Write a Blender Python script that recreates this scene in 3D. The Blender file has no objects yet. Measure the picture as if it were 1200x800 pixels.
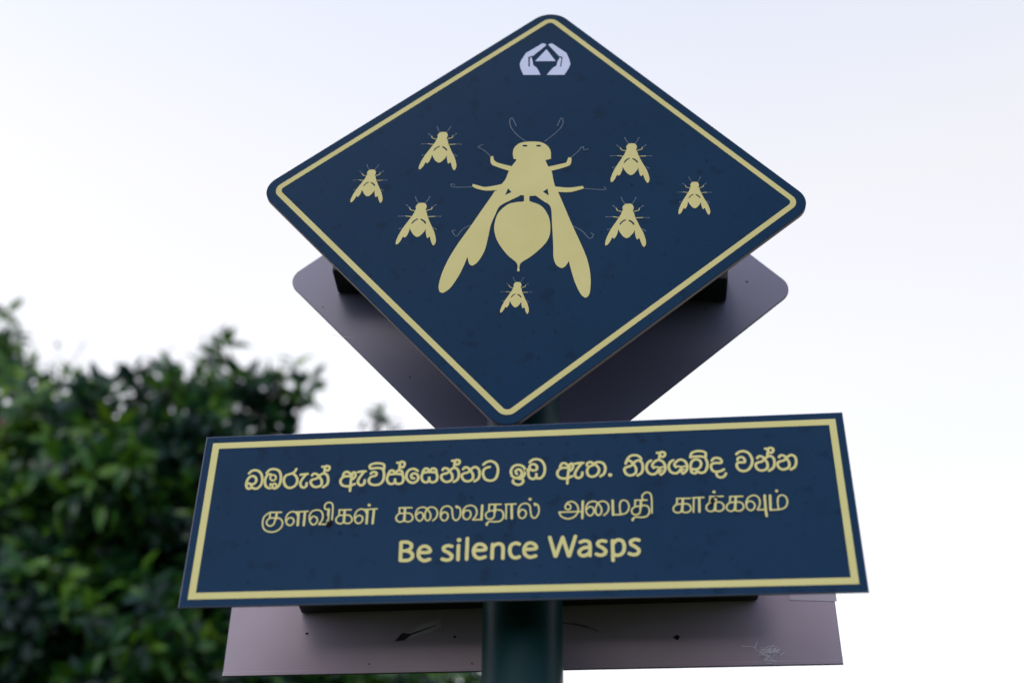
import bpy, bmesh, math, random, json
from mathutils import Vector, Matrix, geometry
random.seed(7)
sc = bpy.context.scene
COL = sc.collection

# ------------------------------------------------------------------ camera
ZB = 2.505                                   # height of the text panel's centre above the ground
CAM = Vector((0.1077, -1.6837, ZB-0.9546)); YAW, PITCH, ROLL, FPX = -0.0706, 0.6315, 0.0054, 1667.5
cy, sy, cp, sp, cr, sr = math.cos(YAW), math.sin(YAW), math.cos(PITCH), math.sin(PITCH), math.cos(ROLL), math.sin(ROLL)
fwd = Vector((sy*cp, cy*cp, sp)); rt = Vector((cy, -sy, 0)); upv = rt.cross(fwd)
r2 = rt*cr+upv*sr; u2 = -rt*sr+upv*cr
cam = bpy.data.objects.new('camera', bpy.data.cameras.new('camera')); COL.objects.link(cam)
m3 = Matrix((r2, u2, -fwd)).transposed()
cam.matrix_world = Matrix.Translation(CAM) @ m3.to_4x4()
cam.data.sensor_width = 36; cam.data.lens = FPX/1200*36
cam.data.clip_start = 0.05; cam.data.clip_end = 3000
cam.data.dof.use_dof = True; cam.data.dof.focus_distance = 2.2; cam.data.dof.aperture_fstop = 2.35
cam.data.dof.aperture_blades = 9
sc.camera = cam

# ------------------------------------------------------------------ sky, sun, exposure
SUN_EL, SUN_ROT = math.radians(48), math.radians(200)
w = bpy.data.worlds.new('World'); sc.world = w; w.use_nodes = True
nt = w.node_tree; nt.nodes.clear()
N = nt.nodes.new; Lk = nt.links.new
out = N('ShaderNodeOutputWorld'); bg = N('ShaderNodeBackground'); bg2 = N('ShaderNodeBackground'); add = N('ShaderNodeAddShader')
sky = N('ShaderNodeTexSky'); sky.sky_type = 'NISHITA'; sky.sun_disc = False; sky.sun_elevation = SUN_EL; sky.sun_rotation = SUN_ROT
sky.dust_density = 4; sky.air_density = 1.0
Lk(sky.outputs[0], bg.inputs[0]); bg.inputs[1].default_value = 0.05
# a closed veil of thin cloud over that sky: brighter towards the horizon
tc = N('ShaderNodeTexCoord'); sep = N('ShaderNodeSeparateXYZ'); ramp = N('ShaderNodeValToRGB')
Lk(tc.outputs['Generated'], sep.inputs[0]); Lk(sep.outputs[2], ramp.inputs[0])
els = ramp.color_ramp.elements
els[0].position = 0.0; els[0].color = (1.15, 1.14, 1.12, 1)
els[1].position = 1.0; els[1].color = (.44, .52, .78, 1)
for p, c in ((.30, (1.22, 1.21, 1.21, 1)), (.50, (.97, .965, .985, 1)), (.66, (.90, .88, .89, 1)), (.80, (.74, .78, .90, 1))):
    e = els.new(p); e.color = c
nz = N('ShaderNodeTexNoise'); nz.inputs['Scale'].default_value = 1.6; nz.inputs['Detail'].default_value = 3
Lk(tc.outputs['Generated'], nz.inputs[0])
mp = N('ShaderNodeMapRange'); mp.inputs[1].default_value = .3; mp.inputs[2].default_value = .7; mp.inputs[3].default_value = .97; mp.inputs[4].default_value = 1.03
Lk(nz.outputs[0], mp.inputs[0])
mul = N('ShaderNodeVectorMath'); mul.operation = 'SCALE'
Lk(ramp.outputs[0], mul.inputs[0]); Lk(mp.outputs[0], mul.inputs['Scale'])
# the half of the sky away from the bright haze is a little bluer
az = N('ShaderNodeMapRange'); az.inputs[1].default_value = -.5; az.inputs[2].default_value = .5
Lk(sep.outputs[1], az.inputs[0])
azr = N('ShaderNodeValToRGB'); azr.color_ramp.elements[0].color = (.62, .76, 1.05, 1); azr.color_ramp.elements[1].color = (1, 1, 1, 1)
Lk(az.outputs[0], azr.inputs[0])
mu2 = N('ShaderNodeVectorMath'); mu2.operation = 'MULTIPLY'; Lk(mul.outputs[0], mu2.inputs[0]); Lk(azr.outputs[0], mu2.inputs[1])
# and it is a touch brighter towards the left, where the sun stands behind the veil
ax = N('ShaderNodeMapRange'); ax.inputs[1].default_value = -.6; ax.inputs[2].default_value = .6; ax.inputs[3].default_value = 1.12; ax.inputs[4].default_value = .90
Lk(sep.outputs[0], ax.inputs[0])
mu3 = N('ShaderNodeVectorMath'); mu3.operation = 'SCALE'; Lk(mu2.outputs[0], mu3.inputs[0]); Lk(ax.outputs[0], mu3.inputs['Scale'])
Lk(mu3.outputs[0], bg2.inputs[0]); bg2.inputs[1].default_value = 0.97
Lk(bg.outputs[0], add.inputs[0]); Lk(bg2.outputs[0], add.inputs[1]); Lk(add.outputs[0], out.inputs[0])
sl = bpy.data.lights.new('sun', 'SUN'); sl.energy = 0.5; sl.use_shadow = True; sl.angle = math.radians(25); sl.color = (1, .96, .9)
so = bpy.data.objects.new('sun', sl); COL.objects.link(so)
sd = Vector((math.sin(SUN_ROT)*math.cos(SUN_EL), math.cos(SUN_ROT)*math.cos(SUN_EL), math.sin(SUN_EL)))
so.rotation_euler = sd.to_track_quat('Z', 'Y').to_euler(); so.location = (0, -5, 10)
sc.view_settings.view_transform = 'Standard'; sc.view_settings.look = 'None'
sc.view_settings.exposure = 0; sc.view_settings.gamma = 1

# ------------------------------------------------------------------ materials
def s2l(*c): return tuple(((v/255)/12.92 if v/255 <= .04045 else ((v/255+.055)/1.055)**2.4) for v in c)+(1,)
def mat(name, col, rough=.5, spec=.3, var=None, scale=8, bump=0, bscale=200, metallic=0, col2=None, detail=4):
    m = bpy.data.materials.new(name); m.use_nodes = True; t = m.node_tree; b = t.nodes['Principled BSDF']
    b.inputs['Roughness'].default_value = rough; b.inputs['Specular IOR Level'].default_value = spec
    b.inputs['Metallic'].default_value = metallic; b.inputs['Base Color'].default_value = col
    tcn = t.nodes.new('ShaderNodeTexCoord')
    if col2:
        n = t.nodes.new('ShaderNodeTexNoise'); n.inputs['Scale'].default_value = scale; n.inputs['Detail'].default_value = detail
        t.links.new(tcn.outputs['Object'], n.inputs[0])
        r = t.nodes.new('ShaderNodeValToRGB'); r.color_ramp.elements[0].position = var[0]; r.color_ramp.elements[1].position = var[1]
        r.color_ramp.elements[0].color = col; r.color_ramp.elements[1].color = col2
        t.links.new(n.outputs[0], r.inputs[0]); t.links.new(r.outputs[0], b.inputs['Base Color'])
    if bump:
        n2 = t.nodes.new('ShaderNodeTexNoise'); n2.inputs['Scale'].default_value = bscale
        bn = t.nodes.new('ShaderNodeBump'); bn.inputs['Strength'].default_value = bump; bn.inputs['Distance'].default_value = .002
        t.links.new(tcn.outputs['Object'], n2.inputs[0]); t.links.new(n2.outputs[0], bn.inputs['Height']); t.links.new(bn.outputs[0], b.inputs['Normal'])
    return m
def navy(name='navy print', a=(.005, .028, .077, 1), a2=(.0105, .040, .098, 1)):
    # printed navy sheet: soft cloudy fading plus small darker specks of grime
    m = mat(name, a, .5, .06, (.32, .72), 2.2, 0, col2=a2)
    t = m.node_tree; b = t.nodes['Principled BSDF']; src = b.inputs['Base Color'].links[0].from_socket
    tcn = [n for n in t.nodes if n.type == 'TEX_COORD'][0]
    for sca, lo, hi, d in ((9, .52, .74, .86), (34, .60, .70, .74), (85, .65, .73, .6)):
        n = t.nodes.new('ShaderNodeTexNoise'); n.inputs['Scale'].default_value = sca; n.inputs['Detail'].default_value = 2
        t.links.new(tcn.outputs['Object'], n.inputs[0])
        r = t.nodes.new('ShaderNodeMapRange'); r.inputs[1].default_value = lo; r.inputs[2].default_value = hi; r.inputs[3].default_value = 1; r.inputs[4].default_value = d
        t.links.new(n.outputs[0], r.inputs[0])
        mx = t.nodes.new('ShaderNodeVectorMath'); mx.operation = 'SCALE'
        t.links.new(src, mx.inputs[0]); t.links.new(r.outputs[0], mx.inputs['Scale']); src = mx.outputs[0]
    t.links.new(src, b.inputs['Base Color'])
    return m
M = dict(
 navy=navy(a=(.003, .0262, .064, 1), a2=(.0065, .0362, .080, 1)), navy2=navy('faded navy print', (.008, .033, .075, 1), (.013, .044, .092, 1)),
 yellow=mat('yellow print', (.67, .555, .21, 1), .55, .2, (.3, .7), 14, col2=(.72, .605, .24, 1)),
 rectyellow=mat('yellow print on text panel', (.74, .64, .235, 1), .55, .2, (.3, .7), 14, col2=(.78, .67, .27, 1)),
 faint=mat('worn hairline print', (.20, .23, .27, 1), .6, .2),
 pale=mat('pale lavender print', (.66, .67, .82, 1), .55, .2, (.3, .7), 20, col2=(.6, .62, .78, 1)),
 film2=mat('slate backing film', (.128, .112, .160, 1), .46, .7, (.3, .75), 4, .05, 60, metallic=.15, col2=(.15, .143, .215, 1)),
 film=mat('brown backing film', (.345, .255, .31, 1), .48, .8, (.3, .75), 6, .08, 60, metallic=.08, col2=(.42, .325, .385, 1)),
 edge=mat('brown panel edge', (.20, .125, .135, 1), .5, .4),
 rim=mat('pale bevel rim', (.20, .19, .26, 1), .5, .3),  # paler lavender colour along the front bevel of the text panels
 darkedge=mat('dark panel edge', (.05, .035, .045, 1), .45, .4),
 tube=mat('dark steel tube', (.012, .012, .014, 1), .5, .3, (.4, .7), 18, .2, 120, col2=(.03, .018, .015, 1)),
 pole=mat('dark green gloss paint', (.003, .028, .030, 1), .36, .12, (.3, .7), 9, .15, 90, col2=(.006, .036, .036, 1)),
 cap=mat('black plastic cap', (.02, .02, .02, 1), .5, .3),
 grime=mat('dark grime', (.008, .008, .010, 1), .8, .1),
 scratch=mat('chalky scratch', (.85, .82, .88, 1), .8, .1),
 tape=mat('torn film scrap', (.03, .022, .026, 1), .4, .4),
 tapelight=mat('old tape', (.50, .42, .47, 1), .5, .3),
 bark=mat('bark', (.09, .065, .045, 1), .9, .1, (.35, .7), 12, .6, 40, col2=(.045, .035, .028, 1)),
 ground=mat('mown grass', (.035, .06, .018, 1), .95, .05, (.35, .65), 3, .5, 30, col2=(.06, .085, .03, 1)),
 concrete=mat('concrete footing', (.28, .27, .25, 1), .9, .1, (.3, .7), 20, .4, 60, col2=(.34, .33, .31, 1)),
)
def leafmat():
    m = bpy.data.materials.new('leaf'); m.use_nodes = True; t = m.node_tree; b = t.nodes['Principled BSDF']
    g = t.nodes.new('ShaderNodeNewGeometry'); r = t.nodes.new('ShaderNodeValToRGB')
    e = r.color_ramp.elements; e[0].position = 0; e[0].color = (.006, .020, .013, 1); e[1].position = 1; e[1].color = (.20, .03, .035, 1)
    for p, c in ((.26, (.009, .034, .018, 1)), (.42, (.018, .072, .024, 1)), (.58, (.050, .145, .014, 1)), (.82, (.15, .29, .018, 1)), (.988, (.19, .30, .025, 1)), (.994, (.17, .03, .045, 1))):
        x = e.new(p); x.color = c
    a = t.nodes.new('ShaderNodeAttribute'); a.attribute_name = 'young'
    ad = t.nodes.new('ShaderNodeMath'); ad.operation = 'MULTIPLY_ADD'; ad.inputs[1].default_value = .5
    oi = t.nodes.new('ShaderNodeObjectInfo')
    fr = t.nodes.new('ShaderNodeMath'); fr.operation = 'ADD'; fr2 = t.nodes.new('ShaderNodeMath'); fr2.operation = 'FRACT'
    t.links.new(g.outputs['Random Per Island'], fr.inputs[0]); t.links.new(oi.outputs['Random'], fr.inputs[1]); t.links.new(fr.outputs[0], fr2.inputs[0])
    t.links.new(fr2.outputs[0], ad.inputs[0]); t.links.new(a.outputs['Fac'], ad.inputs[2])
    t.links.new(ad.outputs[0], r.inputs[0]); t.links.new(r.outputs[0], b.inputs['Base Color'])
    b.inputs['Roughness'].default_value = .27; b.inputs['Specular IOR Level'].default_value = .34
    tr = t.nodes.new('ShaderNodeBsdfTranslucent'); mx = t.nodes.new('ShaderNodeMixShader'); mx.inputs[0].default_value = .28
    t.links.new(r.outputs[0], tr.inputs[0]); o = t.nodes['Material Output']
    t.links.new(b.outputs[0], mx.inputs[1]); t.links.new(tr.outputs[0], mx.inputs[2]); t.links.new(mx.outputs[0], o.inputs[0])
    return m
M['leaf'] = leafmat()

# ------------------------------------------------------------------ helpers
def mesh(name, V, F, mats, mi=None, smooth=False):
    me = bpy.data.meshes.new(name); me.from_pydata(V, [], F); me.update()
    for m in mats: me.materials.append(m)
    if mi: me.polygons.foreach_set('material_index', mi)
    if smooth: me.polygons.foreach_set('use_smooth', [True]*len(me.polygons))
    return me
def obj(name, me, parent=None, label=None, loc=(0, 0, 0), kind=None):
    o = bpy.data.objects.new(name, me); COL.objects.link(o); o.location = loc
    if parent: o.parent = parent
    if label: o['label'] = label
    if kind: o['kind'] = kind
    return o
def thing(name, label, cat, loc=(0, 0, 0), group=None):
    o = bpy.data.objects.new(name, None); COL.objects.link(o); o.location = loc
    o['label'] = label; o['category'] = cat
    if group: o['group'] = group
    return o
def bevel_mesh(me, wdt, seg=2, ang=.6):
    bm = bmesh.new(); bm.from_mesh(me)
    ed = [e for e in bm.edges if len(e.link_faces) == 2 and e.calc_face_angle() > ang]
    bmesh.ops.bevel(bm, geom=ed, offset=wdt, segments=seg, affect='EDGES', profile=.5)
    bm.to_mesh(me); bm.free(); return me
def tube(pts, rads, n=16, cap=True):
    V, F = [], []
    pts = [Vector(p) for p in pts]
    for i, p in enumerate(pts):
        d = (pts[min(i+1, len(pts)-1)]-pts[max(i-1, 0)]).normalized()
        a = d.orthogonal().normalized() if i == 0 else (a-d*a.dot(d)).normalized()
        b = d.cross(a)
        for k in range(n):
            t = 2*math.pi*k/n; V.append(p+(a*math.cos(t)+b*math.sin(t))*rads[i])
    for i in range(len(pts)-1):
        for k in range(n): F.append((i*n+k, i*n+(k+1) % n, (i+1)*n+(k+1) % n, (i+1)*n+k))
    if cap: F.append(tuple(range(n))[::-1]); F.append(tuple((len(pts)-1)*n+k for k in range(n)))
    return V, F
def catmull(P, sub=6):
    if len(P) < 3: return P
    out = []
    for i in range(len(P)-1):
        p0 = P[i-1] if i else P[0]; p1, p2 = P[i], P[i+1]; p3 = P[i+2] if i+2 < len(P) else P[-1]
        if i == 0 and P[0] == P[-1]: p0 = P[-2]
        if i == len(P)-2 and P[0] == P[-1]: p3 = P[1]
        for k in range(sub):
            t = k/sub; out.append(tuple(.5*((2*b)+(-a+c)*t+(2*a-5*b+4*c-d)*t*t+(-a+3*b-3*c+d)*t**3) for a, b, c, d in zip(p0, p1, p2, p3)))
    out.append(P[-1]); return out
def closed(P, sub=4):                       # smooth a closed outline but keep its sharp corners
    n = len(P); out = []
    def sharp(i):
        a = Vector(P[i])-Vector(P[i-1]); b = Vector(P[(i+1) % n])-Vector(P[i])
        return a.length < 1e-9 or b.length < 1e-9 or a.angle(b) > .85
    for i in range(n):
        p1, p2 = P[i], P[(i+1) % n]
        p0 = p1 if sharp(i) else P[i-1]; p3 = p2 if sharp((i+1) % n) else P[(i+2) % n]
        for k in range(sub):
            t = k/sub; out.append(tuple(.5*((2*b)+(-a+c)*t+(2*a-5*b+4*c-d)*t*t+(-a+3*b-3*c+d)*t**3) for a, b, c, d in zip(p0, p1, p2, p3)))
    return out
def capsule_faces(P, r, V, Fc, nc=10):
    for i in range(len(P)):
        c = Vector(P[i]); b0 = len(V)
        for k in range(nc):
            t = 2*math.pi*(k+.37)/nc; V.append(c+Vector((math.cos(t), math.sin(t)))*r)
        Fc.append(list(range(b0, b0+nc)))
        if i+1 < len(P):
            d = Vector(P[i+1])-c
            if d.length < 1e-7: continue
            d.normalize(); nn = Vector((-d.y, d.x))*r*.985; b0 = len(V); e = Vector(P[i+1])
            V += [c+nn, c-nn, e-nn, e+nn]; Fc.append([b0, b0+1, b0+2, b0+3])
SC = 1e-4
def pip(p, Q):
    c = False; j = len(Q)-1
    for i in range(len(Q)):
        a, b = Q[i], Q[j]
        if (a[1] > p[1]) != (b[1] > p[1]) and p[0] < (b[0]-a[0])*(p[1]-a[1])/(b[1]-a[1])+a[0]: c = not c
        j = i
    return c
def print_mesh(name, strokes, pos=(), neg=(), m=None, soft=True):
    """union of strokes and outlines (minus holes) as one flat triangulated sheet in the xz plane, units of 0.1 mm"""
    V, F, segs, outs, holes = [], [], [], [], []
    for r, sharp, P in strokes:
        P = [tuple(p) for p in P]
        if not sharp and len(P) > 2: P = catmull(P)
        capsule_faces(P, r, V, F)
        segs += [(P[i], P[i+1], r*.99) for i in range(len(P)-1)]
    for lst, store in ((pos, outs), (neg, holes)):
        for p in lst:
            q = [tuple(a) for a in p]; q = closed(q) if soft else q; store.append(q); b0 = len(V); V += [Vector(a) for a in q]; F.append(list(range(b0, b0+len(q))))
    ed = [(f[i], f[(i+1) % len(f)]) for f in F for i in range(len(f))]
    v2, e2, f2, ov, oe, of = geometry.delaunay_2d_cdt(V, ed, [], 0, 1e-3)
    keep = []
    for f in f2:
        c = (v2[f[0]]+v2[f[1]]+v2[f[2]])/3; ok = False
        for a, b, r in segs:
            if abs(c.x-a[0]) > r+abs(b[0]-a[0]) or abs(c.y-a[1]) > r+abs(b[1]-a[1]): continue
            dx, dy = b[0]-a[0], b[1]-a[1]; L2 = dx*dx+dy*dy or 1e-9
            t = min(1, max(0, ((c.x-a[0])*dx+(c.y-a[1])*dy)/L2))
            if (c.x-a[0]-t*dx)**2+(c.y-a[1]-t*dy)**2 < r*r: ok = True; break
        if not ok: ok = any(pip(c, q) for q in outs)
        if ok and any(pip(c, q) for q in holes): ok = False
        if ok: keep.append(tuple(f) if (v2[f[1]]-v2[f[0]]).cross(v2[f[2]]-v2[f[0]]) > 0 else tuple(f[::-1]))
    used = sorted({i for f in keep for i in f}); ix = {u: k for k, u in enumerate(used)}
    # the plane's x is world x, its y is world z; facing the viewer (-y)
    return mesh(name, [(v2[u].x*SC, 0, v2[u].y*SC) for u in used], [tuple(ix[i] for i in f) for f in keep], [m])
def outline(P, r, seg=10):                   # rounded polygon, P counter-clockwise
    if not isinstance(r, list): r = [r]*len(P)
    if max(r) <= 0: return [Vector(p) for p in P]
    out = []; n = len(P); rs = r
    for i in range(n):
        r = rs[i]
        a, b, c = Vector(P[i-1]), Vector(P[i]), Vector(P[(i+1) % n])
        d1 = (a-b).normalized(); d2 = (c-b).normalized(); an = d1.angle(d2)
        t = r/math.tan(an/2); ctr = b+(d1+d2).normalized()*(r/math.sin(an/2)); s = b+d1*t; e = b+d2*t
        a0 = math.atan2(s.y-ctr.y, s.x-ctr.x); a1 = math.atan2(e.y-ctr.y, e.x-ctr.x)
        while a1 < a0: a1 += 2*math.pi
        if a1-a0 > math.pi: a1 -= 2*math.pi
        for k in range(seg+1): t_ = a0+(a1-a0)*k/seg; out.append(ctr+Vector((math.cos(t_), math.sin(t_)))*r)
    return out
def inset(P, d):
    n = len(P); out = []
    for i in range(n):
        a, b, c = Vector(P[i-1]), Vector(P[i]), Vector(P[(i+1) % n])
        d1 = (b-a).normalized(); d2 = (c-b).normalized(); n1 = Vector((-d1.y, d1.x)); n2 = Vector((-d2.y, d2.x))
        out.append(tuple(b+(n1+n2)/(1+n1.dot(n2))*d))
    return out
def panel(name, P, r, thick, parent, y, front, label):
    """sheet-metal panel: printed face towards front (-1: towards the viewer side), bare brown film behind and on its cut edge"""
    O = outline(P, r); n = len(O); e = .0011 if name == 'text_panel' else .0007; Oi = outline(inset(P, e), [max(0, q-e) for q in r] if isinstance(r, list) else max(0, r-e)); 
    ys = (0, e, thick-e, thick) if front < 0 else (thick, thick-e, e, 0)
    V = [(p.x, ys[0], p.y) for p in Oi]+[(p.x, ys[1], p.y) for p in O]+[(p.x, ys[2], p.y) for p in O]+[(p.x, ys[3], p.y) for p in Oi]
    F = [tuple(range(n)), tuple(range(4*n-1, 3*n-1, -1))]; mi = [0, 1]
    for L_ in range(3):
        for k in range(n): F.append((L_*n+k, (L_+1)*n+k, (L_+1)*n+(k+1) % n, L_*n+(k+1) % n)); mi.append(2 if L_ else (3 if name == 'text_panel' else 0))
    if front > 0: F = [f[::-1] for f in F]
    me = mesh(name, V, F, [M['navy' if name == 'diamond_panel' else 'navy2'], M['film2' if name == 'diamond_panel' else 'film'], M['edge'] if thick > .005 else M['darkedge'], M['rim']], mi)
    return obj(name, me, parent, label, (0, y, 0))
def border(P, d0, d1, r, parent, y, m, front=-1):
    A = outline(inset(P, d0), r); B = outline(inset(P, d1), max(r-(d1-d0), 0.0001) if r else 0); n = len(A)
    V = [(p.x, 0, p.y) for p in A]+[(p.x, 0, p.y) for p in B]
    F = [(k, (k+1) % n, n+(k+1) % n, n+k) for k in range(n)]
    if front > 0: F = [f[::-1] for f in F]
    return obj('border_line', mesh('border_line', V, F, [m]), parent, None, (0, y, 0))

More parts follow.
